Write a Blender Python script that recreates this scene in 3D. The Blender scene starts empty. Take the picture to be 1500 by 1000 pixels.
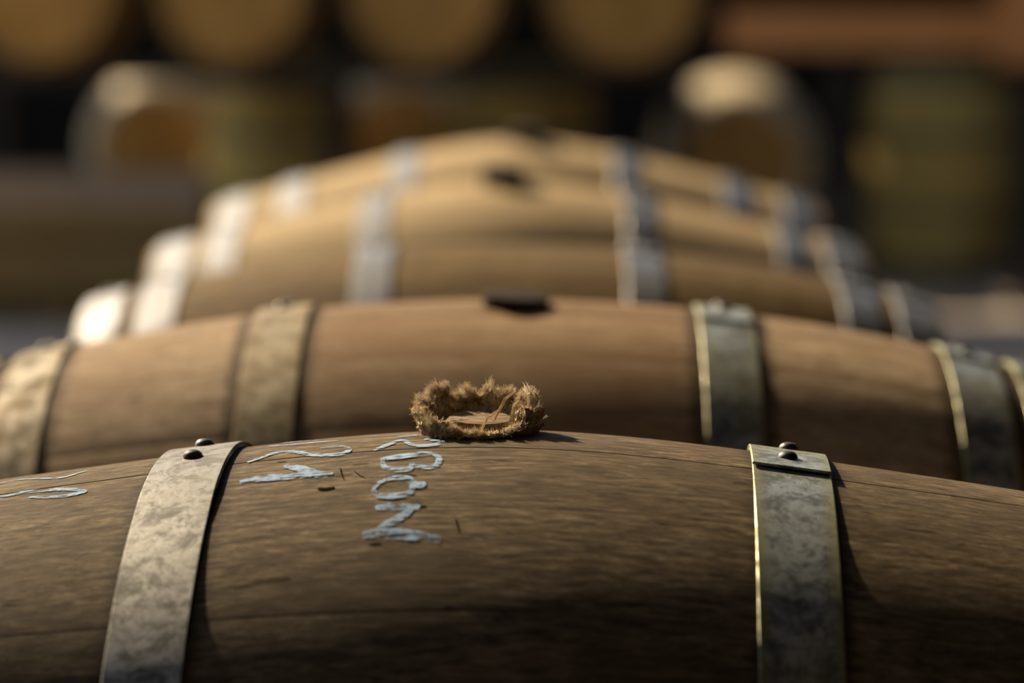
import bpy, bmesh, math, random
from mathutils import Vector, Matrix, noise
random.seed(7)
D = bpy.data
SC = bpy.context.scene
COL = SC.collection
R_ = math.radians

# ------------------------------------------------------------------ camera
cam = D.cameras.new('camera'); camo = D.objects.new('camera', cam); COL.objects.link(camo)
cam.sensor_width = 36.0; cam.lens = 4650 * 36 / 1500
camo.location = (0.0226, -1.985, 1.45)
camo.rotation_euler = (R_(90) - math.atan(595 / 4650), 0, math.atan(27 / 4650))
cam.clip_start = 0.05; cam.clip_end = 200
cam.dof.use_dof = True; cam.dof.focus_distance = 2.0; cam.dof.aperture_fstop = 3.2
SC.camera = camo

# ------------------------------------------------------------------ light
SUN_EL, SUN_AZ = R_(31), R_(38)          # the sun stands behind the row, to its left
SUN_DIR = Vector((-math.cos(SUN_EL) * math.sin(SUN_AZ), math.cos(SUN_EL) * math.cos(SUN_AZ), math.sin(SUN_EL)))
w = D.worlds.new('sky'); SC.world = w; w.use_nodes = True
nt = w.node_tree; nt.nodes.clear()
sky = nt.nodes.new('ShaderNodeTexSky'); sky.sky_type = 'NISHITA'; sky.sun_disc = False
sky.sun_elevation = SUN_EL; sky.sun_rotation = -SUN_AZ; sky.air_density = 1.0; sky.dust_density = 0.6
bg = nt.nodes.new('ShaderNodeBackground'); bg.inputs[1].default_value = 0.25
wo = nt.nodes.new('ShaderNodeOutputWorld')
hz = nt.nodes.new('ShaderNodeHueSaturation'); hz.inputs['Saturation'].default_value = 0.6     # hazy sky
nt.links.new(sky.outputs[0], hz.inputs['Color']); nt.links.new(hz.outputs[0], bg.inputs[0]); nt.links.new(bg.outputs[0], wo.inputs[0])
sun = D.lights.new('sun', 'SUN'); sun.energy = 11.5; sun.color = (1.0, 0.80, 0.55); sun.angle = R_(0.7)
suno = D.objects.new('sun', sun); COL.objects.link(suno)
suno.rotation_euler = SUN_DIR.to_track_quat('Z', 'Y').to_euler()
vs = SC.view_settings
vs.view_transform = 'Standard'; vs.look = 'None'; vs.exposure = -0.17; vs.gamma = 1.0; vs.use_curve_mapping = False
SC.cycles.use_denoising = True
SC.cycles.max_bounces = 6; SC.cycles.diffuse_bounces = 4

# ------------------------------------------------------------------ helpers
def mesh_from(name, verts, faces, smooth=None):
    m = D.meshes.new(name); m.from_pydata([tuple(v) for v in verts], [], faces); m.update()
    if smooth is not None:
        for p in m.polygons: p.use_smooth = True
        m.set_sharp_from_angle(angle=R_(smooth))
    return m

def link(name, mesh, mat=None, parent=None, loc=(0, 0, 0), rot=(0, 0, 0), **props):
    o = D.objects.new(name, mesh); COL.objects.link(o)
    o.parent = parent; o.location = loc; o.rotation_euler = rot
    if mesh is not None and mat is not None:
        if not mesh.materials: mesh.materials.append(None)
        o.material_slots[0].link = 'OBJECT'; o.material_slots[0].material = mat
    for k, v in props.items(): o[k] = v
    return o

def box_data(boxes):
    v, f = [], []
    for (x0, x1, y0, y1, z0, z1) in boxes:
        b = len(v)
        v += [(x0, y0, z0), (x1, y0, z0), (x1, y1, z0), (x0, y1, z0), (x0, y0, z1), (x1, y0, z1), (x1, y1, z1), (x0, y1, z1)]
        f += [(b, b+3, b+2, b+1), (b+4, b+5, b+6, b+7), (b, b+1, b+5, b+4), (b+1, b+2, b+6, b+5), (b+2, b+3, b+7, b+6), (b+3, b, b+4, b+7)]
    return v, f

def box_mesh(name, *b, bevel=0.0):
    v, f = box_data(b)
    m = mesh_from(name, v, f)
    if bevel > 0:
        bm = bmesh.new(); bm.from_mesh(m)
        bmesh.ops.bevel(bm, geom=list(bm.edges), offset=bevel, segments=2, affect='EDGES')
        bm.to_mesh(m); bm.free()
        for p in m.polygons: p.use_smooth = True
        m.set_sharp_from_angle(angle=R_(50))
    return m

# ------------------------------------------------------------------ materials
class NB:
    def __init__(s, name):
        s.m = D.materials.new(name); s.m.use_nodes = True; s.t = s.m.node_tree
        s.b = s.t.nodes['Principled BSDF']; s.out = s.t.nodes['Material Output']
        s.tc = s.t.nodes.new('ShaderNodeTexCoord')
    def n(s, typ, **kw):
        x = s.t.nodes.new(typ)
        for k, v in kw.items(): setattr(x, k, v)
        return x
    def l(s, a, b): s.t.links.new(a, b)
    def mapping(s, src, scale, loc=None):
        mp = s.n('ShaderNodeMapping'); mp.inputs['Scale'].default_value = scale; s.l(src, mp.inputs['Vector'])
        if loc is not None: s.l(loc, mp.inputs['Location'])
        return mp.outputs[0]
    def noise(s, vec, scale=1.0, detail=4, rough=0.6, dist=0.0):
        x = s.n('ShaderNodeTexNoise'); x.inputs['Scale'].default_value = scale; x.inputs['Detail'].default_value = detail
        x.inputs['Roughness'].default_value = rough; x.inputs['Distortion'].default_value = dist
        s.l(vec, x.inputs['Vector']); return x.outputs['Fac']
    def ramp(s, fac, stops):
        r = s.n('ShaderNodeValToRGB'); e = r.color_ramp.elements
        while len(e) < len(stops): e.new(0.5)
        for el, (p, c) in zip(e, stops):
            el.position = p; el.color = (*c, 1) if len(c) == 3 else c
        s.l(fac, r.inputs[0]); return r.outputs[0]
    def mixc(s, fac, a, b, mode='MIX'):
        x = s.n('ShaderNodeMix', data_type='RGBA', blend_type=mode)
        for i, v in ((0, fac), (6, a), (7, b)):
            if isinstance(v, (int, float)): x.inputs[i].default_value = v
            elif isinstance(v, tuple): x.inputs[i].default_value = (*v, 1)
            else: s.l(v, x.inputs[i])
        return x.outputs[2]
    def math(s, op, a, b=0.0):
        x = s.n('ShaderNodeMath', operation=op)
        for i, v in ((0, a), (1, b)):
            if isinstance(v, (int, float)): x.inputs[i].default_value = v
            else: s.l(v, x.inputs[i])
        return x.outputs[0]
    def bump(s, h, strength=0.4, dist=0.001):
        x = s.n('ShaderNodeBump'); x.inputs['Strength'].default_value = strength; x.inputs['Distance'].default_value = dist
        s.l(h, x.inputs['Height']); s.l(x.outputs[0], s.b.inputs['Normal'])

G = lambda v: (v, v, v)

def wood(name, dark, mid, light, rough=0.75, fine=1.0, blotch=None, blotch_amt=0.5, cracks=1.0, bump=0.5, axis='X', spread=0.25, middle=None, bands=()):
    k = NB(name); src = k.tc.outputs['Object']
    oi = k.n('ShaderNodeObjectInfo'); rnd = k.math('MULTIPLY', oi.outputs['Random'], 37.0)
    def sc(a, b):
        return {'X': (a, b, b), 'Y': (b, a, b), 'Z': (b, b, a)}[axis]
    g1 = k.noise(k.mapping(src, sc(24 * fine, 165 * fine), rnd), 1, 7, 0.72, 0.3)
    g2 = k.noise(k.mapping(src, sc(45 * fine, 620 * fine), rnd), 1, 4, 0.75, 0.3)
    g3 = k.noise(k.mapping(src, sc(7, 14), rnd), 1, 3, 0.55)
    col = k.ramp(g1, [(0.36, dark), (0.5, mid), (0.66, light)])
    col = k.mixc(k.ramp(g2, [(0.34, G(1)), (0.6, G(0))]), col, k.mixc(0.55, col, (0, 0, 0)))
    col = k.mixc(k.ramp(g2, [(0.6, G(0)), (0.78, G(0.4))]), col, light)
    fl = k.noise(k.mapping(src, sc(70, 330), rnd), 1, 3, 0.6)          # short pale flecks
    col = k.mixc(k.ramp(fl, [(0.62, G(0)), (0.70, G(0.55))]), col, light)
    if blotch: col = k.mixc(k.math('MULTIPLY', k.ramp(g3, [(0.45, G(0)), (0.62, G(1))]), blotch_amt), col, blotch)
    if middle:                                               # wine-stained belly between the two middle hoops
        sx = k.n('ShaderNodeSeparateXYZ'); k.l(src, sx.inputs[0])
        mm = k.ramp(k.math('ADD', k.math('ABSOLUTE', sx.outputs[0]), k.math('MULTIPLY', g3, 0.05)), [(0.17, G(0.7)), (0.21, G(0))])
        col = k.mixc(mm, col, k.mixc(0.35, middle, col))
    for bx, bw in bands:                                     # iron stain bled into the oak beside a hoop
        sb = k.n('ShaderNodeSeparateXYZ'); k.l(src, sb.inputs[0])
        dd = k.math('ABSOLUTE', k.math('SUBTRACT', k.math('ABSOLUTE', sb.outputs[0]), bx))
        dd = k.math('ADD', dd, k.math('MULTIPLY', k.math('SUBTRACT', g1, 0.5), 0.02))
        rp = k.ramp(dd, [(bw, G(0.75)), (bw + 0.008, G(0))])
        col = k.mixc(rp, col, (0.035, 0.024, 0.013))
    # drying cracks and dark specks
    ck = k.noise(k.mapping(src, sc(11, 210), rnd), 1, 2, 0.5, 0.6)
    ckm = k.ramp(ck, [(0.245, G(1)), (0.285, G(0))])
    col = k.mixc(k.math('MULTIPLY', ckm, 0.8 * cracks), col, (0.012, 0.008, 0.005))
    sp = k.noise(k.mapping(src, sc(45, 110), rnd), 1, 2, 0.5)
    col = k.mixc(k.math('MULTIPLY', k.ramp(sp, [(0.70, G(0)), (0.76, G(1))]), 0.75 * cracks), col, (0.02, 0.012, 0.007))
    v = k.math('ADD', k.math('MULTIPLY', oi.outputs['Random'], spread), 1.0 - spread / 2)
    hs = k.n('ShaderNodeHueSaturation'); k.l(v, hs.inputs['Value']); k.l(col, hs.inputs['Color'])
    k.l(hs.outputs[0], k.b.inputs['Base Color'])
    k.b.inputs['Roughness'].default_value = rough
    k.b.inputs['Specular IOR Level'].default_value = 0.06
    h = k.math('ADD', k.math('MULTIPLY', g1, 0.6), k.math('MULTIPLY', g2, 0.5))
    h = k.math('SUBTRACT', h, k.math('MULTIPLY', ckm, 0.7 * cracks))
    k.bump(h, bump, 0.00022)
    return k.m

def zinc(name, light, dark, stain, stain_amt=0.6, rough=0.42, metal=0.75, edge=0.7):
    k = NB(name); src = k.tc.outputs['Object']
    oi = k.n('ShaderNodeObjectInfo'); rnd = k.math('MULTIPLY', oi.outputs['Random'], 19.0)
    a = k.noise(k.mapping(src, G(42), rnd), 1, 9, 0.78, 0.5)
    b = k.noise(k.mapping(src, G(160), rnd), 1, 4, 0.7)
    c = k.noise(k.mapping(src, G(9), rnd), 1, 3, 0.5)
    col = k.ramp(a, [(0.43, dark), (0.5, tuple(p * 0.5 + q * 0.5 for p, q in zip(dark, light))), (0.56, light)])
    spk = k.ramp(b, [(0.38, G(1)), (0.46, G(0))])
    col = k.mixc(k.math('MULTIPLY', spk, 0.6), col, tuple(v * 0.45 for v in dark))
    sx = k.n('ShaderNodeSeparateXYZ'); k.l(k.tc.outputs['Generated'], sx.inputs[0])
    e = k.math('ABSOLUTE', k.math('SUBTRACT', sx.outputs[0], 0.5))
    e = k.math('ADD', e, k.math('MULTIPLY', k.math('SUBTRACT', a, 0.5), 0.25))
    em = k.ramp(e, [(0.30, G(0)), (0.5, G(edge))])
    cm = k.math('MULTIPLY', k.ramp(c, [(0.48, G(0)), (0.66, G(1))]), stain_amt)
    col = k.mixc(k.math('MAXIMUM', em, cm), col, stain)
    k.l(col, k.b.inputs['Base Color'])
    k.b.inputs['Metallic'].default_value = metal
    k.l(k.ramp(a, [(0.42, G(rough + 0.16)), (0.57, G(rough - 0.10))]), k.b.inputs['Roughness'])
    k.bump(k.math('ADD', k.math('MULTIPLY', b, 0.5), a), 0.35, 0.0007)
    return k.m

def plain(name, c1, c2, scale=(4, 4, 4), rough=0.8, metal=0.0, bump=0.2):
    k = NB(name)
    a = k.noise(k.mapping(k.tc.outputs['Object'], scale), 1, 6, 0.65)
    k.l(k.ramp(a, [(0.35, c1), (0.65, c2)]), k.b.inputs['Base Color'])
    k.b.inputs['Roughness'].default_value = rough; k.b.inputs['Metallic'].default_value = metal
    k.bump(a, bump, 0.003)
    return k.m

M = {}
M['oak_weathered'] = wood('oak_weathered', (0.062, 0.044, 0.024), (0.142, 0.104, 0.058), (0.30, 0.23, 0.135), blotch=(0.072, 0.052, 0.029), blotch_amt=0.55, bump=0.9, fine=1.35, bands=((0.188, 0.026),), spread=0.12)
M['oak_tan'] = wood('oak_tan', (0.21, 0.14, 0.075), (0.41, 0.295, 0.17), (0.58, 0.45, 0.29), blotch=(0.24, 0.155, 0.085), blotch_amt=0.7, spread=0.3, middle=(0.17, 0.092, 0.038), bands=((0.187, 0.031), (0.393, 0.030), (0.452, 0.028)))
M['oak_brown'] = wood('oak_brown', (0.10, 0.064, 0.022), (0.19, 0.124, 0.045), (0.28, 0.19, 0.08), blotch=(0.12, 0.085, 0.05), blotch_amt=0.5)
M['oak_gold'] = wood('oak_gold', (0.34, 0.235, 0.11), (0.53, 0.39, 0.20), (0.68, 0.53, 0.32), blotch=(0.40, 0.29, 0.15), blotch_amt=0.4)
M['oak_pale'] = wood('oak_pale', (0.68, 0.54, 0.34), (0.82, 0.68, 0.45), (0.90, 0.78, 0.56))
M['oak_head'] = wood('oak_head', (0.32, 0.155, 0.035), (0.52, 0.27, 0.065), (0.62, 0.36, 0.11), blotch=(0.56, 0.33, 0.11), axis='Z')
M['oak_olive'] = wood('oak_olive', (0.38, 0.28, 0.08), (0.58, 0.44, 0.14), (0.70, 0.56, 0.22), blotch=(0.58, 0.36, 0.09), blotch_amt=0.6)
M['bung_wood'] = wood('bung_wood', (0.14, 0.09, 0.05), (0.27, 0.19, 0.11), (0.40, 0.30, 0.19), fine=1.5, bump=0.8)
M['zinc_warm'] = zinc('zinc_warm', (0.255, 0.25, 0.22), (0.062, 0.06, 0.052), (0.145, 0.14, 0.11), 0.3, rough=0.52, metal=0.6, edge=0.25)
M['zinc_green'] = zinc('zinc_green', (0.40, 0.45, 0.44), (0.075, 0.088, 0.09), (0.26, 0.24, 0.085), 0.5, rough=0.5, metal=0.5)
M['zinc_yellow'] = zinc('zinc_yellow', (0.25, 0.20, 0.09), (0.10, 0.068, 0.018), (0.19, 0.115, 0.012), 0.85, rough=0.72, metal=0.1)
M['zinc_bright'] = zinc('zinc_bright', (0.235, 0.245, 0.255), (0.145, 0.15, 0.155), (0.17, 0.165, 0.15), 0.3, rough=0.5, metal=0.7, edge=0.2)
M['zinc_rust'] = zinc('zinc_rust', (0.17, 0.15, 0.11), (0.06, 0.05, 0.035), (0.12, 0.085, 0.04), 0.5, rough=0.6, metal=0.4)
M['rivet_iron'] = zinc('rivet_iron', (0.10, 0.10, 0.10), (0.035, 0.033, 0.03), (0.05, 0.045, 0.04), 0.3, rough=0.5, metal=0.6, edge=0.0)

def make_chalk():
    k = NB('chalk_paint'); src = k.tc.outputs['Object']
    a = k.noise(k.mapping(src, (40, 420, 420)), 1, 4, 0.7); b = k.noise(k.mapping(src, G(120)), 1, 3, 0.6)
    k.l(k.ramp(b, [(0.35, (0.16, 0.26, 0.38)), (0.65, (0.29, 0.43, 0.60))]), k.b.inputs['Base Color'])
    k.b.inputs['Roughness'].default_value = 0.9
    k.l(k.ramp(k.math('ADD', k.math('MULTIPLY', a, 0.65), k.math('MULTIPLY', b, 0.35)), [(0.43, G(0)), (0.51, G(0.93))]), k.b.inputs['Alpha'])
    return k.m
M['chalk'] = make_chalk()
M['crack_dark'] = plain('crack_dark', (0.010, 0.007, 0.004), (0.03, 0.02, 0.012), (300, 900, 900), 0.95)
M['crack_dark'].node_tree.nodes['Principled BSDF'].inputs['Specular IOR Level'].default_value = 0.0

def make_jute(name, c1, c2, c3, thin):
    k = NB(name); a = k.noise(k.mapping(k.tc.outputs['Object'], G(160)), 1, 5, 0.7)
    wv = k.n('ShaderNodeTexWave'); wv.inputs['Scale'].default_value = 210; wv.inputs['Distortion'].default_value = 6
    k.l(k.tc.outputs['Object'], wv.inputs['Vector'])
    k.l(k.ramp(a, [(0.3, c1), (0.5, c2), (0.7, c3)]), k.b.inputs['Base Color'])
    k.b.inputs['Roughness'].default_value = 0.95; k.b.inputs['Specular IOR Level'].default_value = 0.15
    k.bump(k.math('ADD', a, k.math('MULTIPLY', wv.outputs['Fac'], 0.6)), 0.8, 0.0008)
    tr = k.n('ShaderNodeBsdfTranslucent'); mx = k.n('ShaderNodeMixShader'); mx.inputs[0].default_value = thin   # thin jute lets light through
    k.l(k.b.inputs['Base Color'].links[0].from_socket, tr.inputs['Color'])
    k.l(k.b.outputs[0], mx.inputs[1]); k.l(tr.outputs[0], mx.inputs[2]); k.l(mx.outputs[0], k.out.inputs['Surface'])
    return k.m
M['jute_cloth'] = make_jute('jute_cloth', (0.28, 0.19, 0.10), (0.50, 0.38, 0.23), (0.70, 0.58, 0.40), 0.15)
M['jute_fibre'] = make_jute('jute_fibre', (0.64, 0.53, 0.37), (0.84, 0.74, 0.56), (0.95, 0.88, 0.73), 0.42)
M['concrete'] = plain('concrete', (0.32, 0.255, 0.19), (0.46, 0.375, 0.285), (1.2, 1.2, 1.2), 0.8)
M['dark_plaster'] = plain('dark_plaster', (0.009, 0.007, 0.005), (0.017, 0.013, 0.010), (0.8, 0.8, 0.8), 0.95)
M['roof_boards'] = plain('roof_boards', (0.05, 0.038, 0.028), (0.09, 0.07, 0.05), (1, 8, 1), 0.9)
M['earth'] = plain('earth', (0.24, 0.19, 0.13), (0.36, 0.29, 0.20), (0.6, 0.6, 0.6), 0.95)
M['dark_steel'] = plain('dark_steel', (0.02, 0.018, 0.016), (0.045, 0.038, 0.03), (9, 9, 9), 0.55, 0.6)
M['orange_steel'] = plain('orange_steel', (0.50, 0.20, 0.055), (0.64, 0.28, 0.085), (6, 6, 6), 0.6)
M['rail_timber'] = wood('rail_timber', (0.09, 0.06, 0.035), (0.17, 0.12, 0.07), (0.25, 0.18, 0.11), axis='Y')
M['crate_grey'] = wood('crate_grey', (0.24, 0.165, 0.105), (0.36, 0.26, 0.17), (0.46, 0.35, 0.24))
M['crate_brown'] = wood('crate_brown', (0.18, 0.115, 0.045), (0.32, 0.21, 0.08), (0.42, 0.29, 0.12))
M['crate_slat'] = wood('crate_slat', (0.17, 0.11, 0.04), (0.29, 0.19, 0.07), (0.38, 0.26, 0.10), axis='Z')

# ------------------------------------------------------------------ the setting
def slab(name, axis_lo, axis_hi, t0, t1, holes, plane):
    """flat slab with rectangular openings. plane 'z': (x,y) slab, 'x': (y,z) slab"""
    us = sorted({axis_lo[0], axis_hi[0], *[v for h in holes for v in (h[0], h[1])]})
    vs_ = sorted({axis_lo[1], axis_hi[1], *[v for h in holes for v in (h[2], h[3])]})
    bx = []
    for u0, u1 in zip(us, us[1:]):
        for v0, v1 in zip(vs_, vs_[1:]):
            cu, cv = (u0 + u1) / 2, (v0 + v1) / 2
            if any(h[0] < cu < h[1] and h[2] < cv < h[3] for h in holes): continue
            bx.append((u0, u1, v0, v1, t0, t1) if plane == 'z' else (t0, t1, u0, u1, v0, v1))
    v, f = box_data(bx)
    bm = bmesh.new(); m = mesh_from(name, v, f); bm.from_mesh(m)
    bmesh.ops.remove_doubles(bm, verts=bm.verts, dist=1e-5); bm.to_mesh(m); bm.free()
    return m

CEIL = 3.6
ox = CEIL - 1.05
sdx, sdy = SUN_DIR.x / SUN_DIR.z, SUN_DIR.y / SUN_DIR.z     # where the sun's rays cross the roof
roof_holes = []
def sun_opening(x0, x1, y0, y1, z):
    d = CEIL - z
    roof_holes.append((x0 + sdx * d, x1 + sdx * d, y0 + sdy * d, y1 + sdy * d))
sun_opening(-1.5, 1.2, -4.9, 3.35, 1.05)                  # unseen roof opening, shaped to let sun and sky onto the row
sun_opening(-2.10, -1.05, 12.0, 12.95, 0.9)                  # unseen opening added so sun strikes the left lying barrel
sun_opening(0.50, 1.08, 11.2, 12.2, 0.9)  # likewise added, aimed at the lying barrel on the right
roof_holes.append((-5.3, 4.2, 5.2, 10.15))                   # wide unseen roof opening added to brighten the back rack
link('floor', box_mesh('floor', (-5.8, 4.6, -7, 17.2, -0.1, 0.0)), M['concrete'], kind='structure')
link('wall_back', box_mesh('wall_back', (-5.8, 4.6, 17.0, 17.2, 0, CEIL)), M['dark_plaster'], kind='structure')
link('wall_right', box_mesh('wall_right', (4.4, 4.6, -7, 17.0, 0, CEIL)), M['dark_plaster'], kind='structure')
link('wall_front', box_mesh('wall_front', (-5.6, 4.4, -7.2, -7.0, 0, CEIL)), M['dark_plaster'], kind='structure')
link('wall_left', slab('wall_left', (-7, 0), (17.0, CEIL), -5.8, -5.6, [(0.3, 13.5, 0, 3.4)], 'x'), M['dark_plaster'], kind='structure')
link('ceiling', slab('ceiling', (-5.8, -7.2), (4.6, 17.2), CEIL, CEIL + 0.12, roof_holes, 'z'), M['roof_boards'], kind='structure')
link('ground_outside', box_mesh('ground_outside', (-40, -5.8, -40, 40, -0.12, -0.02)), M['earth'], kind='structure')

# ------------------------------------------------------------------ barrel pieces
def prof(R, c):         # c: curvature, or (end slope, roundness) for a barrel with straighter ends
    if isinstance(c, tuple): return lambda x: R - c[0] * (math.hypot(x, c[1]) - c[1])
    return lambda x: R - c * x * x

def surf(rf, x, ph, off=0.0):
    r = rf(x) + off
    return (x, -r * math.sin(ph), r * math.cos(ph))

def stave_mesh(name, rf, L, p0, p1, nx, nt, thick=0.026, gap=0.00006, cham=0.0003, hole=None, off=0.0, open0=False, open1=False):
    """p0(x), p1(x): angle of the two edges. hole = (x, angle, radius)"""
    V, F = [], []
    q0, q1 = p0, p1
    if open0: p0 = lambda x: q0(x) + 0.0008 / rf(x)          # a joint that has opened
    if open1: p1 = lambda x: q1(x) - 0.0008 / rf(x)
    def P(x, t, o):
        r = rf(x); g = gap / r
        a, b = p0(x) + g, p1(x) - g
        return surf(rf, x, a + (b - a) * t, o + off)
    e = 0.03
    ts = [0.0, e] + [e + (1 - 2 * e) * i / nt for i in range(1, nt)] + [1 - e, 1.0]
    nT = len(ts)
    def dz(i): return -cham if i in (0, nT - 1) else 0.0
    def grid(xs):
        b = len(V)
        for x in xs:
            for i, t in enumerate(ts): V.append(P(x, t, dz(i)))
        for j in range(len(xs) - 1):
            for i in range(nT - 1):
                q = b + j * nT + i
                F.append((q, q + nT, q + nT + 1, q + 1))
    xs = [-L + 2 * L * i / nx for i in range(nx + 1)]
    if hole is None:
        grid(xs)
    else:
        hx, hp, hr = hole; s = hr * 2.0
        xl = [x for x in xs if x < hx - s - 0.004] + [hx - s]; xr = [hx + s] + [x for x in xs if x > hx + s + 0.004]
        grid(xl); grid(xr)
        ne = 10; xm = [hx - s + 2 * s * i / ne for i in range(ne + 1)]
        rim = [(x, 0) for x in xm[:-1]] + [(xm[-1], i) for i in range(nT - 1)] + [(x, nT - 1) for x in reversed(xm[1:])] + [(xm[0], i) for i in range(nT - 1, 0, -1)]
        r0 = rf(hx)
        b = len(V); K = len(rim); rings = 6
        for q in range(rings + 1):
            u = q / rings
            for (x, i) in rim:
                g = gap / rf(x); a0, b0 = p0(x) + g, p1(x) - g
                ph = a0 + (b0 - a0) * ts[i]
                ds, dx = (ph - hp) * r0, x - hx
                d = math.hypot(ds, dx)
                cx_, cs = hx + dx / d * hr, hp + ds / d * hr / r0
                X = x + (cx_ - x) * u; PH = ph + (cs - ph) * u
                V.append(surf(rf, X, PH, off + (dz(i) if q == 0 else (-0.0012 if q == rings else 0))))
        for (x, i) in rim:                                            # wall of the hole
            g = gap / rf(x); ph = p0(x) + g + (p1(x) - p0(x) - 2 * g) * ts[i]
            ds, dx = (ph - hp) * r0, x - hx; d = math.hypot(ds, dx)
            V.append(surf(rf, hx + dx / d * hr * 0.9, hp + ds / d * hr * 0.9 / r0, off - thick))
        for q in range(rings + 1):
            for i in range(K):
                a, c = b + q * K + i, b + q * K + (i + 1) % K
                F.append((a, c, c + K, a + K))
    # sides, underside, ends
    b = len(V); n = len(xs)
    for x in xs:
        V += [P(x, 0, -cham), P(x, 1, -cham), P(x, 0, -thick), P(x, 1, -thick)]
    for j in range(n - 1):
        q = b + 4 * j
        F += [(q, q + 2, q + 6, q + 4), (q + 1, q + 5, q + 7, q + 3)]
        if hole is None: F.append((q + 2, q + 3, q + 7, q + 6))
    for x, flip in ((-L, 0), (L, 1)):
        b2 = len(V)
        V += [P(x, t, dz(i)) for i, t in enumerate(ts)] + [P(x, t, -thick) for t in (1, 0)]
        f = tuple(range(b2, b2 + nT + 2)); F.append(f if flip else tuple(reversed(f)))
    m = mesh_from(name, V, F, 35)
    bm = bmesh.new(); bm.from_mesh(m); bmesh.ops.recalc_face_normals(bm, faces=bm.faces)
    bm.to_mesh(m); bm.free()
    return m

def hoop_mesh(name, rf, xc, width, t=0.0017, end=7.0, lap=27.0, direction=1, n=110, gap=0.0005):
    """a steel strip bent once round the barrel, its end lapped over its start"""
    end, lap = R_(end), R_(lap)
    start = end - direction * lap
    tot = 2 * math.pi + lap
    V, F = [], []
    k = n + max(6, int(n * lap / (2 * math.pi)))
    hw = width / 2; ch = 0.0005
    for i in range(k + 1):
        a = tot * i / k; ph = start + direction * a
        ramp = (a - (2 * math.pi - R_(7))) / R_(7)
        o = gap + (t + 0.0004) * max(0.0, min(1.0, ramp))
        if a > 2 * math.pi + lap * 0.6: o += 0.0012 * ((a - 2 * math.pi - lap * 0.6) / (lap * 0.4)) ** 2   # the free end stands off a little
        for dx, dr in ((-hw, 0), (-hw, t - ch), (-hw + ch, t), (-hw / 3, t), (hw / 3, t), (hw - ch, t), (hw, t - ch), (hw, 0)):
            V.append(surf(rf, xc + dx, ph, o + dr))
    for i in range(k):
        for j in range(8):
            a, b = i * 8 + j, i * 8 + (j + 1) % 8
            F.append((a, b, b + 8, a + 8))
    F.append(tuple(range(8))); F.append(tuple(range(k * 8 + 7, k * 8 - 1, -1)))
    m = mesh_from(name, V, F)
    bm = bmesh.new(); bm.from_mesh(m); bmesh.ops.recalc_face_normals(bm, faces=bm.faces); bm.to_mesh(m); bm.free()
    for p in m.polygons: p.use_smooth = True
    m.set_sharp_from_angle(angle=R_(30))
    return m

def dome_mesh(name, rf, x, ph, off, rad=0.0064, h=0.0046, seg=20, rings=6):
    base = Vector(surf(rf, x, ph, off)); n = Vector((0, -math.sin(ph), math.cos(ph))); tx = Vector((1, 0, 0)); ty = n.cross(tx)
    V, F = [], []
    for q in range(rings):
        a = (math.pi / 2) * q / rings
        for s in range(seg):
            th = 2 * math.pi * s / seg
            V.append(base + n * (h * math.sin(a)) + (tx * math.cos(th) + ty * math.sin(th)) * rad * math.cos(a) ** 0.8)
    V.append(base + n * h)
    for q in range(rings - 1):
        for s in range(seg):
            a, b = q * seg + s, q * seg + (s + 1) % seg
            F.append((a, b, b + seg, a + seg))
    for s in range(seg): F.append(((rings - 1) * seg + s, (rings - 1) * seg + (s + 1) % seg, rings * seg))
    return mesh_from(name, V, F, 80)

def head_board_meshes(name, rad, thick, n=7):
    """boards of one barrel head, lying in the YZ plane at x = 0, upright"""
    out = []
    edges = [-rad + 2 * rad * i / n for i in range(n + 1)]
    for i in range(n):
        y0, y1 = edges[i] + 0.0012, edges[i + 1] - 0.0012
        ys = [y0 + (y1 - y0) * q / 4 for q in range(5)]
        h = [math.sqrt(max(rad * rad - y * y, 1e-5)) for y in ys]
        loop = [(y, a) for y, a in zip(ys, h)] + [(y, -a) for y, a in zip(reversed(ys), reversed(h))]
        V = [(-thick / 2, y, z) for y, z in loop] + [(thick / 2, y, z) for y, z in loop]; k = len(loop)
        F = [tuple(range(k)), tuple(range(2 * k - 1, k - 1, -1))] + [(q, q + k, (q + 1) % k + k, (q + 1) % k) for q in range(k)]
        m = mesh_from(f'{name}_{i}', V, F)
        bm = bmesh.new(); bm.from_mesh(m); bmesh.ops.recalc_face_normals(bm, faces=bm.faces); bm.to_mesh(m); bm.free()
        out.append(m)
    return out

const = lambda a: (lambda x: a)

def seams(start_deg, widths):
    s = [R_(start_deg)]
    k = 2 * math.pi / sum(widths)
    for w_ in widths: s.append(s[-1] + w_ * k)
    return s

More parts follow.
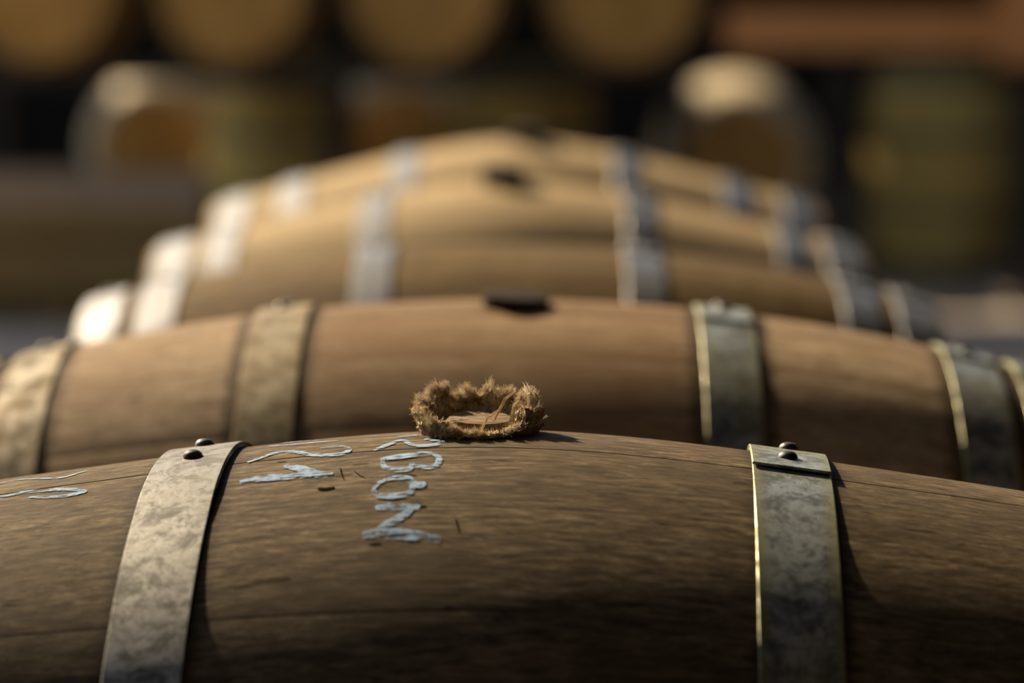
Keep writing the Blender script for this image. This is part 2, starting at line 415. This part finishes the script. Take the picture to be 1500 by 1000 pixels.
def barrel_parts(R, c, L, hoops, n_staves=26, off=0.0004, nx=16, bung=None, seed=1, first=None, bows=None, hoop_w=0.045, hoop_n=72, lap_ends=None, nt=3, cut=None):
    """all meshes of one barrel about its own axis: [(kind, mesh, extra)]"""
    rnd = random.Random(seed); rf = prof(R, c)
    widths = [rnd.uniform(0.75, 1.25) for _ in range(n_staves)]
    widths[0] = 1.3
    avg = 360 * widths[0] / sum(widths)
    st = -avg / 2 if first is None else first
    s = seams(st, widths)
    fs = []
    for i, a in enumerate(s[:-1]):
        if bows and i in bows: fs.append((lambda a, g: (lambda x: a + g(x)))(a, bows[i]))
        else: fs.append(const(a))
    fs.append((lambda f: (lambda x: f(x) + 2 * math.pi))(fs[0]))
    staves = []
    for i in range(n_staves):
        h = bung if (i == 0 and bung) else None
        staves.append(stave_mesh('stave', rf, L, fs[i], fs[i + 1], nx, nt, hole=h, open0=(i == cut), open1=(cut is not None and i == cut - 1), off=rnd.uniform(-off, off), cham=0.0003 if off > 0.0002 else 0.00012))
    hp = []
    for j, (x, w_) in enumerate(hoops):
        e, lp, d, mid = (lap_ends[j] if lap_ends else ((7, 27, 1, -4) if x > 0 else (-20, 27, -1, -6)))
        e += 0 if lap_ends else rnd.uniform(-2, 2)
        hm = hoop_mesh('hoop', rf, x, w_, end=e, lap=lp, direction=d, n=hoop_n)
        rv = [dome_mesh('rivet', rf, x + rnd.uniform(-0.002, 0.002), R_(mid + q), 0.0043) for q in (-5, 5)]
        hp.append((x, hm, rv))
    hx = L - 0.032
    heads = head_board_meshes('head_board', rf(hx) - 0.026, 0.02)
    return dict(R=R, c=c, L=L, rf=rf, staves=staves, hoops=hp, heads=heads, hx=hx)

def assemble(name, parts, stave_mat, hoop_mat, head_mat, loc, rotz=0.0, stand=False, label='', category='barrel', group=None, rivets=True, roll=0.0):
    root = D.objects.new(name, None); COL.objects.link(root)
    root.empty_display_size = 0.1; root.location = loc; root.rotation_euler = (0, 0, rotz)
    root['label'] = label; root['category'] = category
    if group: root['group'] = group
    if stand: l, r = (0, 0, parts['L']), (roll, R_(-90), 0)
    else: l, r = (0, 0, parts['R']), (roll, 0, 0)
    # roll about the barrel's own axis first, then stand it up
    rot = Matrix.Rotation(R_(-90), 4, 'Y') @ Matrix.Rotation(roll, 4, 'X') if stand else Matrix.Rotation(roll, 4, 'X')
    r = rot.to_euler()
    for m in parts['staves']: link('stave', m, stave_mat(m) if callable(stave_mat) else stave_mat, root, l, r)
    for x, m, rv in parts['hoops']:
        h = link('hoop', m, hoop_mat(x) if callable(hoop_mat) else hoop_mat, root, l, r)
        if rivets:
            for q in rv: link('rivet', q, M['rivet_iron'], h)
    for sgn in (-1, 1):
        off = rot @ Vector((sgn * parts['hx'], 0, 0))
        for m in parts['heads']: link('head_board', m, head_mat, root, Vector(l) + off, r)
    return root

# ------------------------------------------------------------------ the row of barrels
RAIL = 0.4975                                               # top of the timber rails that carry the row
def base_z(R, c): return RAIL + 0.0006 - (R - prof(R, c)(0.28))    # the barrel rests on the rails' inner edges, 0.28 m off centre

# nearest barrel, in focus
R1, C1, L1 = 0.333, (0.16, 0.133), 0.455
bow = lambda x: R_(0.35 * math.sin(9 * x) - 1.6 * x)
bow2 = lambda x: R_(0.3 * math.sin(7 * x + 1))
p1 = barrel_parts(R1, C1, L1, [(-0.43, 0.045), (-0.375, 0.045), (-0.1895, 0.047), (0.1865, 0.049), (0.375, 0.045), (0.43, 0.045)],
                  n_staves=25, nx=56, nt=6, seed=5, first=-12.35, cut=1, off=0.0001, bows={1: bow, 2: bow2, 0: lambda x: -bow2(x)}, hoop_n=220,
                  lap_ends=[(-20, 27, -1, -6), (-20, 27, -1, -6), (-22, 36, -1, -1.8), (6.4, 27, 1, -3.2), (7, 27, 1, -4), (7, 27, 1, -4)])
YAW1 = R_(-2.5)
b1 = assemble('oak_barrel', p1, M['oak_weathered'], lambda x: M['zinc_warm'] if x < 0 else M['zinc_green'], M['oak_weathered'],
              (0, 0, base_z(R1, C1)), YAW1, label='weathered oak barrel nearest the camera with chalked letters and a rag-wrapped bung')

# chalk writing on it: strokes as (distance along the barrel, degrees round it)
STROKES = [
('R', 0.5, [(-0.0706, -0.82), (-0.0608, -0.89), (-0.0497, -1.51)]),
('R', 0.8, [(-0.0736, 5.83), (-0.067, 4.08), (-0.0596, 1.73), (-0.0538, 2.52)]),
('R', 0.9, [(-0.0576, 1.34), (-0.0509, 4.16), (-0.043, 4.92), (-0.0357, 4.63), (-0.0323, 3.6), (-0.0388, 2.19), (-0.0434, 1.64)]),
('B', 1.1, [(-0.0675, 9.35), (-0.0561, 8.85), (-0.0437, 8.17), (-0.0363, 8.14)]),
('B', 0.85, [(-0.0363, 8.14), (-0.0312, 9.7), (-0.0316, 11.74), (-0.0366, 12.38), (-0.0431, 11.93), (-0.0477, 10.99)]),
('B', 0.85, [(-0.0664, 9.42), (-0.0642, 11.6), (-0.0595, 12.62), (-0.0521, 12.85), (-0.0475, 12.48), (-0.0477, 10.99)]),
('O', 0.8, [(-0.0677, 17.22), (-0.0642, 15.88), (-0.0574, 14.96), (-0.049, 15.05), (-0.0452, 16.04), (-0.0441, 17.86), (-0.0473, 18.72), (-0.0554, 19.11), (-0.0637, 18.91), (-0.0674, 17.8), (-0.0677, 17.22)]),
('O', 1.0, [(-0.0476, 15.8), (-0.042, 16.86), (-0.0364, 16.65)]),
('N', 1.0, [(-0.0646, 21.44), (-0.0585, 21.19), (-0.0482, 21.35), (-0.0379, 21.65)]),
('N', 1.0, [(-0.0419, 21.73), (-0.0475, 23.1), (-0.055, 24.43), (-0.0616, 25.56)]),
('N', 1.2, [(-0.0698, 26.34), (-0.0604, 25.98), (-0.046, 26.45), (-0.0357, 26.88), (-0.023, 27.37)]),
('1', 1.2, [(-0.1527, 12.77), (-0.1419, 12.3), (-0.1259, 12.46), (-0.1101, 12.47), (-0.0951, 12.81)]),
('1', 1.3, [(-0.1274, 8.72), (-0.1167, 10.38), (-0.1049, 12.42), (-0.0962, 12.75)]),
('2', 0.8, [(-0.1087, 2.81), (-0.1014, 2.38), (-0.0933, 3.27), (-0.09, 4.82), (-0.0927, 6.15), (-0.1022, 6.29), (-0.1134, 5.47), (-0.1233, 3.53), (-0.1292, 2.77), (-0.1378, 2.91), (-0.1453, 4.58), (-0.1528, 6.01)]),
('7', 0.5, [(-0.1456, -2.69), (-0.1302, -1.89), (-0.1136, -1.65), (-0.1004, -1.48)]),
('7', 0.4, [(-0.139, -5.18), (-0.1265, -4.66), (-0.1147, -3.4)]),
('0', 0.7, [(-0.335, 7.9), (-0.3082, 7.55), (-0.3014, 7.4), (-0.2949, 6.98), (-0.2855, 7.13), (-0.2735, 7.56), (-0.2636, 8.2), (-0.2568, 9.0), (-0.2524, 9.79), (-0.2549, 10.01), (-0.2614, 10.41), (-0.2706, 10.36), (-0.2804, 9.82), (-0.288, 9.17)]),
('c', 0.45, [(-0.335, 0.6), (-0.3167, -0.19), (-0.3087, -1.45), (-0.2956, -0.25), (-0.2822, 1.33), (-0.2726, 1.6), (-0.265, -0.16), (-0.2611, -0.99)]),
]
def catmull(pts, n=7):
    out = []
    q = [pts[0]] + pts + [pts[-1]]
    for i in range(1, len(q) - 2):
        a, b, c_, d = q[i - 1:i + 3]
        for k in range(n):
            t = k / n
            out.append(tuple(0.5 * (2 * b[j] + (c_[j] - a[j]) * t + (2 * a[j] - 5 * b[j] + 4 * c_[j] - d[j]) * t * t + (3 * b[j] - a[j] - 3 * c_[j] + d[j]) * t ** 3) for j in (0, 1)))
    out.append(pts[-1]); return out

def stroke_geo(pts, wid, V, F, lift, rnd):
    P = catmull([(x, R_(a) * R1) for x, a in pts])
    n = len(P); b = len(V)
    for i, (x, s_) in enumerate(P):
        x0, s0 = P[max(0, i - 1)]; x1, s1 = P[min(n - 1, i + 1)]
        tx, ts = x1 - x0, s1 - s0; l = math.hypot(tx, ts) or 1
        nx_, ns = -ts / l, tx / l
        taper = min(1, 0.55 + 1.6 * min(i, n - 1 - i) / n)
        for k in range(5):
            q = (k - 2) / 2 * wid * taper * (1 + rnd.uniform(-0.10, 0.10))
            X, S = x + nx_ * q * 0.0024, s_ + ns * q * 0.0042
            V.append(surf(p1['rf'], X, S / R1, lift))
    for i in range(n - 1):
        for k in range(4):
            a = b + i * 5 + k
            F.append((a, a + 1, a + 6, a + 5))
rnd = random.Random(3)
for g in ('R', 'B', 'O', 'N', '1', '2', '7', '0', 'c'):
    V, F = [], []
    for i, (n_, wd, pts) in enumerate(STROKES):
        if n_ == g: stroke_geo(pts, wd * 1.06, V, F, 0.00045 + 0.00005 * (i % 4), rnd)
    link('chalk_mark', mesh_from('chalk_mark', V, F, 60), M['chalk'], b1, (0, 0, R1))

CRACKS = [
(0.7, [(-0.1025, 16.31), (-0.0977, 16.56), (-0.0921, 16.3)]) ,
(0.25, [(-0.1338, 7.13), (-0.1273, 7.22)]) ,
(0.22, [(-0.0979, 13.56), (-0.0885, 13.4), (-0.0828, 13.25)]) ,
(0.22, [(-0.0914, 11.1), (-0.0899, 12.77), (-0.0873, 14.52)]) ,
(0.18, [(-0.0823, 12.29), (-0.079, 13.45), (-0.0743, 14.47)]) ,
(0.2, [(-0.0849, 10.39), (-0.0797, 10.36), (-0.0745, 10.15)]) ,
(0.3, [(-0.0619, 14.29), (-0.0515, 14.16), (-0.043, 14.46)]) ,
(0.45, [(-0.0384, 21.54), (-0.0339, 21.45)]) ,
(0.25, [(-0.1434, 33.2), (-0.1335, 32.84), (-0.1236, 32.54), (-0.1097, 32.26)]) ,
(0.25, [(-0.0157, 23.81), (-0.0128, 26.2)]) ,
(0.3, [(-0.0656, 27.87), (-0.0585, 27.76)]) ,
]
V, F = [], []
for wd, pts in CRACKS: stroke_geo(pts, wd * 0.65, V, F, 0.0003, rnd)
link('drying_cracks', mesh_from('drying_cracks', V, F, 60), M['crack_dark'], b1, (0, 0, R1), kind='stuff')

# bung of the nearest barrel
def b1_world(x, ph, off=0.0):
    v = Vector(surf(p1['rf'], x, ph, off)); v = Matrix.Rotation(YAW1, 3, 'Z') @ v
    return v + Vector((0, 0, base_z(R1, C1) + R1))
BX, BP = -0.0105, R_(-3.6)
bung_at = b1_world(BX, BP)
def lathe(name, prof_, seg=40, jitter=0.0, seed=0):
    rnd = random.Random(seed); V, F = [], []
    for r, z in prof_:
        for s in range(seg):
            a = 2 * math.pi * s / seg
            rr = r * (1 + jitter * noise.noise(Vector((math.cos(a) * 2, math.sin(a) * 2, z * 90 + seed))))
            V.append((rr * math.cos(a), rr * math.sin(a), z))
    k = len(prof_)
    for q in range(k - 1):
        for s in range(seg):
            a, b = q * seg + s, q * seg + (s + 1) % seg
            F.append((a, b, b + seg, a + seg))
    F.append(tuple(range((k - 1) * seg, k * seg)))
    F.append(tuple(range(seg - 1, -1, -1)))
    return mesh_from(name, V, F, 40)
link('wooden_bung', lathe('wooden_bung', [(0.0195, -0.001), (0.0202, 0.004), (0.0207, 0.0082), (0.0201, 0.0095), (0.0188, 0.0098)], jitter=0.02, seed=3), M['bung_wood'], None,
     bung_at, (R_(4.0), R_(1.0), R_(8)), label='round wooden bung set inside the frayed burlap on the front barrel', category='bung')

# frayed burlap round the bung
rag = D.objects.new('burlap_rag', None); COL.objects.link(rag); rag.location = bung_at; rag.empty_display_size = 0.03
rag['label'] = 'frayed tan burlap rag crumpled round the bung of the front barrel'; rag['category'] = 'rag'
HK = [(0, 0.0205), (22, 0.0245), (40, 0.0185), (58, 0.0255), (78, 0.0245), (95, 0.0195), (108, 0.0235), (135, 0.0255), (160, 0.0215), (185, 0.0165), (210, 0.0120), (235, 0.0085), (255, 0.0045), (275, 0.0030), (295, 0.0035), (315, 0.0075), (340, 0.0140), (360, 0.0205)]
def rim_h(a):
    a %= 360
    return rim_raw(a) - min(0.003, rim_raw(a) * 0.2) + 0.0022 * math.sin(R_(a) * 11 + 1.3 * math.sin(R_(a) * 4)) * min(1, rim_raw(a) / 0.012)
def rim_raw(a):
    for (a0, h0), (a1, h1) in zip(HK, HK[1:]):
        if a0 <= a <= a1:
            t = (a - a0) / (a1 - a0); t = t * t * (3 - 2 * t); return h0 + (h1 - h0) * t
def lean(a):           # how far the rim flops outward
    return 0.004 + 0.0075 * max(0, math.cos(R_(a - 185))) + 0.002 * max(0, math.cos(R_(a - 10)))
def ground(x, y):      # barrel surface below a point near the bung, in the rag's frame
    w_ = bung_at + Vector((x, y, 0)); l = Matrix.Rotation(-YAW1, 3, 'Z') @ w_
    r = p1['rf'](l.x); return base_z(R1, C1) + R1 + math.sqrt(max(r * r - l.y * l.y, 0)) - bung_at.z
def rag_point(a, u):
    """u 0..1 inner wall up, 1..2 over the rim and down outside"""
    h = rim_h(a); ca, sa = math.cos(R_(a)), math.sin(R_(a)); le = lean(a)
    if u <= 1: r = 0.0222 + (0.0045 + le * 0.7) * u ** 1.6; z = h * u
    else:
        v = u - 1; r = 0.0222 + 0.0045 + le * 0.7 + (0.0058 + 0.0012 * math.cos(R_(a) * 2)) * math.sin(min(v * 1.5, 1) * math.pi / 2) - le * 0.45 * v * v; z = h * (1 - v ** 1.5) + 0.0022 * math.sin(v * math.pi)
    return Vector((r * ca, r * sa, z))
NA, NU = 200, 30
V, F = [], []
for i in range(NA):
    a = 360 * i / NA
    for j in range(NU + 1):
        u = 2 * j / NU; p = rag_point(a, u)
        q = Vector((p.x, p.y, p.z)) * 1.0
        n1 = noise.noise_vector(q * 100 + Vector((3, 1, 7))); n2 = noise.noise_vector(q * 280); n3 = noise.noise_vector(q * 760)
        ed = 0.35 if j == 0 else 1.0
        fold = 0.0012 * math.sin(R_(a) * 23 + 2.0 * math.sin(R_(a) * 5)) * min(1, u)
        d = (n1 * 0.0052 + n2 * 0.0036 + n3 * 0.0014) * ed
        rad = Vector((p.x, p.y, 0)).normalized()
        p = p + d + rad * fold
        rr = math.hypot(p.x, p.y)
        if rr < 0.0213: p.x *= 0.0213 / rr; p.y *= 0.0213 / rr
        gz = ground(p.x, p.y) + 0.0004
        p.z = max(p.z + ground(rad.x * 0.03, rad.y * 0.03) * (0.6 if u > 1 else 0.1), gz)
        V.append(p)
for i in range(NA):
    for j in range(NU):
        a, b = i * (NU + 1) + j, ((i + 1) % NA) * (NU + 1) + j
        F.append((a, b, b + 1, a + 1))
link('cloth', mesh_from('cloth', V, F, 70), M['jute_cloth'], rag)

def tube(V, F, pts, r0, r1, sides=3):
    b = len(V); n = len(pts)
    for i, p in enumerate(pts):
        t = (pts[min(i + 1, n - 1)] - pts[max(i - 1, 0)]).normalized()
        u = t.orthogonal().normalized(); v = t.cross(u); r = r0 + (r1 - r0) * i / (n - 1)
        for s in range(sides):
            a = 2 * math.pi * s / sides
            V.append(p + (u * math.cos(a) + v * math.sin(a)) * r)
    for i in range(n - 1):
        for s in range(sides):
            a, c_ = b + i * sides + s, b + i * sides + (s + 1) % sides
            F.append((a, c_, c_ + sides, a + sides))
rnd = random.Random(11)
V, F = [], []
def fibre(p, d, ln, r, curl, seg=6, floor=True):
    pts = [p.copy()]; d = d.normalized()
    for k in range(seg):
        d = (d + Vector((rnd.gauss(0, 1), rnd.gauss(0, 1), rnd.gauss(0, 1))) * curl).normalized()
        q = pts[-1] + d * (ln / seg)
        if floor: q.z = max(q.z, ground(q.x, q.y) + 0.0006)
        pts.append(q)
    tube(V, F, pts, r, r * 0.5)
for i in range(6500):                                        # loose fuzz over the whole rag
    a = rnd.uniform(0, 360); u = rnd.choice((rnd.uniform(0.75, 1.3), rnd.uniform(0.3, 1.95), rnd.uniform(0.9, 1.9)))
    p = rag_point(a, u); n = Vector((p.x, p.y, 0)).normalized() * (1 if u > 1 else -0.7) + Vector((0, 0, 1.0 if 0.7 < u < 1.4 else 0.15))
    n += Vector((rnd.gauss(0, .5), rnd.gauss(0, .5), rnd.gauss(0, .4)))
    p += noise.noise_vector(p * 100 + Vector((3, 1, 7))) * 0.0052 + noise.noise_vector(p * 280) * 0.0036
    fibre(p - n.normalized() * 0.001, n, rnd.uniform(0.002, 0.0048), rnd.uniform(0.00009, 0.00018), 0.45)
for t_ in range(135):                                         # tufts of unravelled yarn along the rim
    a = rnd.uniform(-5, 365); p0_ = rag_point(a, rnd.uniform(0.9, 1.35)); rad = Vector((p0_.x, p0_.y, 0)).normalized()
    dm = rad * rnd.uniform(0.0, 1.1) + Vector((rnd.gauss(0, .35), rnd.gauss(0, .35), rnd.uniform(0.3, 1.2)))
    if 225 < a % 360 < 320: dm = rad * 1.2 + Vector((rnd.gauss(0, .6), 0, rnd.uniform(-0.1, 0.5)))
    ln = rnd.uniform(0.0028, 0.0062)
    tight = rnd.random() < 0.6
    if tight: ln *= 1.35
    sp = 0.16 if tight else 0.45
    for k in range(44):
        pp = p0_ + Vector((rnd.gauss(0, .0010), rnd.gauss(0, .0010), rnd.gauss(0, .0007)))
        fibre(pp, dm + Vector((rnd.gauss(0, sp), rnd.gauss(0, sp), rnd.gauss(0, sp))), ln * rnd.uniform(0.6, 1.15), rnd.uniform(0.00011, 0.00022), 0.10 if tight else 0.30)
def strand(pts, count, r, spread):                           # a loose yarn laid along given points
    for k in range(count):
        o = Vector((rnd.gauss(0, spread), rnd.gauss(0, spread), rnd.gauss(0, spread)))
        P = [Vector(p) + o + Vector((rnd.gauss(0, spread * .5), rnd.gauss(0, spread * .5), rnd.gauss(0, spread * .5))) for p in pts]
        fine_ = []
        for i in range(len(P) - 1):
            for q in range(4): fine_.append(P[i].lerp(P[i + 1], q / 4))
        fine_.append(P[-1]); tube(V, F, fine_, r, r * 0.7)
strand([(0.022, 0.012, 0.025), (0.016, 0.000, 0.021), (0.012, -0.012, 0.015), (0.009, -0.022, 0.011)], 9, 0.00022, 0.0005)
strand([(0.012, -0.012, 0.0145), (0.005, -0.020, 0.012), (0.002, -0.026, 0.007), (-0.001, -0.034, 0.001)], 7, 0.00020, 0.0005)
strand([(0.026, 0.004, 0.021), (0.022, -0.008, 0.018), (0.020, -0.016, 0.011), (0.019, -0.025, 0.006)], 10, 0.00022, 0.0007)
strand([(0.033, 0.006, 0.026), (0.036, -0.002, 0.021), (0.035, -0.010, 0.013), (0.033, -0.018, 0.005)], 16, 0.00020, 0.0010)
strand([(0.029, 0.010, 0.027), (0.032, 0.000, 0.024), (0.031, -0.010, 0.015), (0.028, -0.018, 0.007)], 16, 0.00020, 0.0011)
strand([(0.033, -0.012, 0.004), (0.038, -0.016, 0.008), (0.042, -0.018, 0.013)], 12, 0.00020, 0.0006)
strand([(-0.020, -0.016, 0.010), (-0.014, -0.020, 0.011), (-0.006, -0.022, 0.0115)], 10, 0.00022, 0.0005)
strand([(-0.014, -0.028, 0.002), (-0.012, -0.033, 0.006), (-0.009, -0.034, 0.003), (-0.013, -0.034, 0.001)], 14, 0.00022, 0.0007)
link('frayed_fibres', mesh_from('frayed_fibres', V, F), M['jute_fibre'], rag, kind='stuff')

# barrels behind it
R2 = 0.333; p2 = barrel_parts(R2, 0.30, 0.478, [(-0.452, 0.042), (-0.393, 0.045), (-0.187, 0.047), (0.187, 0.046), (0.393, 0.045), (0.452, 0.042)], nx=30, nt=4, seed=12, bung=(0.010, R_(3.0), 0.0275), hoop_n=110)
assemble('oak_barrel', p2, M['oak_tan'], lambda x: M['zinc_yellow'] if x < 0 else M['zinc_green'], M['oak_tan'], (0, 0.70, base_z(R2, 0.30)), R_(-0.6),
         label='reddish brown oak barrel with open bung hole, second in the row from the front')
R3 = 0.3235; p3 = barrel_parts(R3, 0.31, 0.455, [(-0.43, 0.045), (-0.368, 0.042), (-0.142, 0.040), (0.142, 0.040), (0.368, 0.040), (0.43, 0.045)], nx=20, seed=21, hoop_n=90)
assemble('oak_barrel', p3, M['oak_brown'], M['zinc_bright'], M['oak_brown'], (0.0, 1.40, base_z(R3, 0.31)), 0,
         label='dull brown oak barrel with bright zinc hoops, third in the row from the front')
R4 = 0.340; C4 = (0.26, 0.15)
p4 = barrel_parts(R4, C4, 0.455, [(-0.425, 0.045), (-0.362, 0.040), (-0.168, 0.040), (0.168, 0.040), (0.362, 0.040), (0.425, 0.045)], nx=20, seed=31, bung=(-0.006, R_(3), 0.0275), hoop_n=90)
assemble('oak_barrel', p4, M['oak_gold'], M['zinc_bright'], M['oak_gold'], (-0.006, 2.10, base_z(R4, C4)), 0,
         label='pale golden oak barrel with open bung hole, fourth in the row from the front')
R5 = 0.348; C5 = (0.30, 0.15)
p5 = barrel_parts(R5, C5, 0.455, [(-0.42, 0.045), (-0.33, 0.042), (-0.165, 0.040), (0.165, 0.040), (0.33, 0.042), (0.42, 0.045)], nx=20, seed=41, bung=(0.016, R_(3), 0.0275), hoop_n=90)
assemble('oak_barrel', p5, M['oak_gold'], M['zinc_bright'], M['oak_gold'], (0.0, 2.80, base_z(R5, C5)), 0,
         label='golden oak barrel at the far end of the row, farthest from the camera')

# dark bungs standing proud in three of them
M['bung_dark'] = wood('bung_dark', (0.014, 0.009, 0.005), (0.032, 0.020, 0.010), (0.06, 0.04, 0.02), fine=2.0, axis='Z')
def dark_bung(bx, by, R, c, x, ph, h, tilt, label):
    v = Vector(surf(prof(R, c), x, R_(ph))) + Vector((bx, by, base_z(R, c) + R))
    link('dark_bung', lathe('dark_bung', [(0.0262, -0.006), (0.0270, 0.0), (0.0285, h - 0.002), (0.0278, h), (0.0255, h + 0.0006)], jitter=0.03, seed=9), M['bung_dark'], None,
         v, (R_(ph), R_(tilt), 0), label=label, category='bung')
dark_bung(0, 0.70, R2, 0.30, 0.010, 3.0, 0.0085, 5.0, 'low dark tilted bung in the second barrel of the row')
dark_bung(-0.006, 2.10, R4, C4, -0.006, 3.0, 0.020, 0.0, 'dark bung on top of the fourth barrel of the row')
dark_bung(0.0, 2.80, R5, C5, 0.016, 3.0, 0.020, 0.0, 'dark bung on top of the farthest barrel of the row')

# timber stand that carries the row
stand = D.objects.new('barrel_stand', None); COL.objects.link(stand)
stand['label'] = 'long low timber stand under the row of barrels'; stand['category'] = 'stand'
for x in (-0.33, 0.33): link('rail', box_mesh('rail', (x - 0.05, x + 0.05, -0.45, 3.25, RAIL - 0.14, RAIL), bevel=0.004), M['rail_timber'], stand)
post_m = box_mesh('post', (-0.05, 0.05, -0.05, 0.05, 0, RAIL - 0.14), bevel=0.004)
tie_m = box_mesh('cross_tie', (-0.28, 0.28, -0.03, 0.03, 0.10, 0.20), bevel=0.004)
for y in (-0.35, 0.85, 1.95, 3.15):
    for x in (-0.33, 0.33): link('post', post_m, M['rail_timber'], stand, (x, y, 0))
    link('cross_tie', tie_m, M['rail_timber'], stand, (0, y, 0))

# ------------------------------------------------------------------ barrels at the back of the cellar
pg = barrel_parts(0.33, 0.31, 0.455, [(-0.43, 0.04), (-0.36, 0.04), (-0.16, 0.04), (0.16, 0.04), (0.36, 0.04), (0.43, 0.04)], n_staves=24, nx=12, nt=2, seed=51, hoop_n=48)
CY0 = -1.985
def at(px, d):          # world x of a thing d metres from the camera
    return 0.0226 + (px - 777) / (4650 / d)
# upper tier, heads towards us, on a dark steel rack
UP = [(60, 'farthest left'), (340, 'second from the left'), (622, 'third from the left'), (918, 'farthest right')]
dU = 12.25
for px, w_ in UP:
    assemble('racked_barrel', pg, M['oak_head'], M['zinc_rust'], M['oak_head'], (at(px, dU), CY0 + dU + 0.455, 0.905), R_(90), rivets=False, roll=R_(random.uniform(-40, 40)),
             label=f'brown barrel lying head-on on the upper rack at the back, {w_}', group='barrels on the upper rack')
rack = D.objects.new('steel_rack', None); COL.objects.link(rack); rack.location = (0, CY0 + dU, 0)
rack['label'] = 'dark steel rack with an orange beam and upright, behind the row'; rack['category'] = 'rack'
zb = 0.905 + 0.0232
for y in (0.16, 0.75): link('rail', box_mesh('rail', (at(-60, dU), at(1010, dU), y - 0.02, y + 0.02, zb - 0.045, zb)), M['dark_steel'], rack)
pm = box_mesh('post', (-0.025, 0.025, -0.025, 0.025, 0, zb - 0.045))
for x in (at(-50, dU), at(480, dU), at(1000, dU)):
    for y in (0.16, 0.75): link('post', pm, M['dark_steel'], rack, (x, y, 0))
link('beam', box_mesh('beam', (at(1062, dU), at(1462, dU), 0.03, 0.09, 1.005, 1.165), bevel=0.006), M['orange_steel'], rack)
link('upright', box_mesh('upright', (at(1462, dU), at(1540, dU), -0.02, 0.14, 0.955, 2.6), bevel=0.006), M['orange_steel'], rack)
link('post', box_mesh('post', (at(1490, dU), at(1530, dU), 0.02, 0.10, 0, 0.955)), M['dark_steel'], rack)
link('upright', box_mesh('upright', (at(1222, dU), at(1252, dU), 0.095, 0.17, 0, 1.20), bevel=0.004), M['dark_steel'], rack)
# lower tier: standing barrels
dS = 13.6
for px, w_ in ((416, 'left of the row'), (765, 'directly behind the row'), (1375, 'at the far right')):
    assemble('standing_barrel', pg, M['oak_olive'], M['zinc_rust'] , M['oak_olive'], (at(px, dS), CY0 + dS, 0), R_(random.uniform(0, 360)), stand=True, rivets=False,
             label=f'olive brown barrel standing upright at the back, {w_}', group='upright barrels at the back')
# lower tier: lying barrels with sunlit tops
pf = barrel_parts(0.362, 0.42, 0.45, [(-0.432, 0.030), (-0.05, 0.030), (0.05, 0.030), (0.432, 0.030)], n_staves=24, nx=16, nt=2, seed=61, hoop_n=48)
for px, d, w_ in ((228, 14.0, 'above the crate'), (1085, 13.2, 'below the orange beam'), (592, 14.6, 'in the dark central gap')):
    z = 0.145
    assemble('lying_barrel', pf, M['oak_pale'], lambda x: M['zinc_rust'] if abs(x) > 0.4 else M['zinc_bright'], M['oak_head'], (at(px, d), CY0 + d + 0.45, z), R_(90), rivets=False, roll=R_(random.uniform(-40, 40)),
             label=f'lying barrel low at the back, head towards the camera, {w_}', group='lying barrels at the back')
    c_ = D.objects.new('barrel_cradle', None); COL.objects.link(c_); c_.location = (at(px, d), CY0 + d, 0)
    c_['label'] = f'timber cradle under the lying barrel {w_}'; c_['category'] = 'cradle'; c_['group'] = 'cradles of the lying barrels'
    for y in (0.16, 0.74): link('bearer', box_mesh('bearer', (-0.3, 0.3, y - 0.04, y + 0.04, 0.0, z + 0.026)), M['rail_timber'], c_)

# slatted crate on the left
dC = 11.8
cr = D.objects.new('slatted_crate', None); COL.objects.link(cr); cr.location = (at(-30, dC), CY0 + dC, 0)
cr['label'] = 'low wooden crate with slatted front at the back left'; cr['category'] = 'crate'
W0, W1 = -0.25, at(300, dC) - at(-30, dC); DP = 0.38
link('rim_board', box_mesh('rim_board', (W0, W1, -0.03, 0.0, 0.435, 0.56), bevel=0.004), M['crate_grey'], cr)
link('front_board', box_mesh('front_board', (W0, W1, -0.022, 0.003, 0.33, 0.43), bevel=0.003), M['crate_brown'], cr)
sl = box_mesh('slat', (-0.016, 0.016, -0.018, 0.0, 0.05, 0.33))
n = int((W1 - W0) / 0.055)
for i in range(n): link('slat', sl, M['crate_slat'], cr, (W0 + 0.03 + i * 0.055, 0, 0))
link('front_board', box_mesh('front_board', (W0, W1, -0.024, 0.001, 0.16, 0.28), bevel=0.003), M['crate_brown'], cr)
link('back_board', box_mesh('back_board', (W0, W1, DP - 0.02, DP, 0.05, 0.56)), M['crate_brown'], cr)
for x0, x1 in ((W0, W0 + 0.02), (W1 - 0.02, W1)): link('side_board', box_mesh('side_board', (x0, x1, 0.003, DP - 0.02, 0.05, 0.56)), M['crate_brown'], cr)
link('bottom_board', box_mesh('bottom_board', (W0 + 0.02, W1 - 0.02, 0.003, DP - 0.02, 0.05, 0.07)), M['crate_brown'], cr)
nb = 3
for i in range(nb):
    y0 = 0.003 + (DP - 0.023) * i / nb
    link('lid_board', box_mesh('lid_board', (W0 + 0.02, W1 - 0.02, y0, y0 + (DP - 0.023) / nb - 0.008, 0.53, 0.55)), M['crate_grey'], cr)
ft = box_mesh('foot', (-0.05, 0.05, 0.0, DP, 0.0, 0.05))
for x in (W0 + 0.06, (W0 + W1) / 2, W1 - 0.06): link('foot', ft, M['crate_brown'], cr, (x, 0, 0))
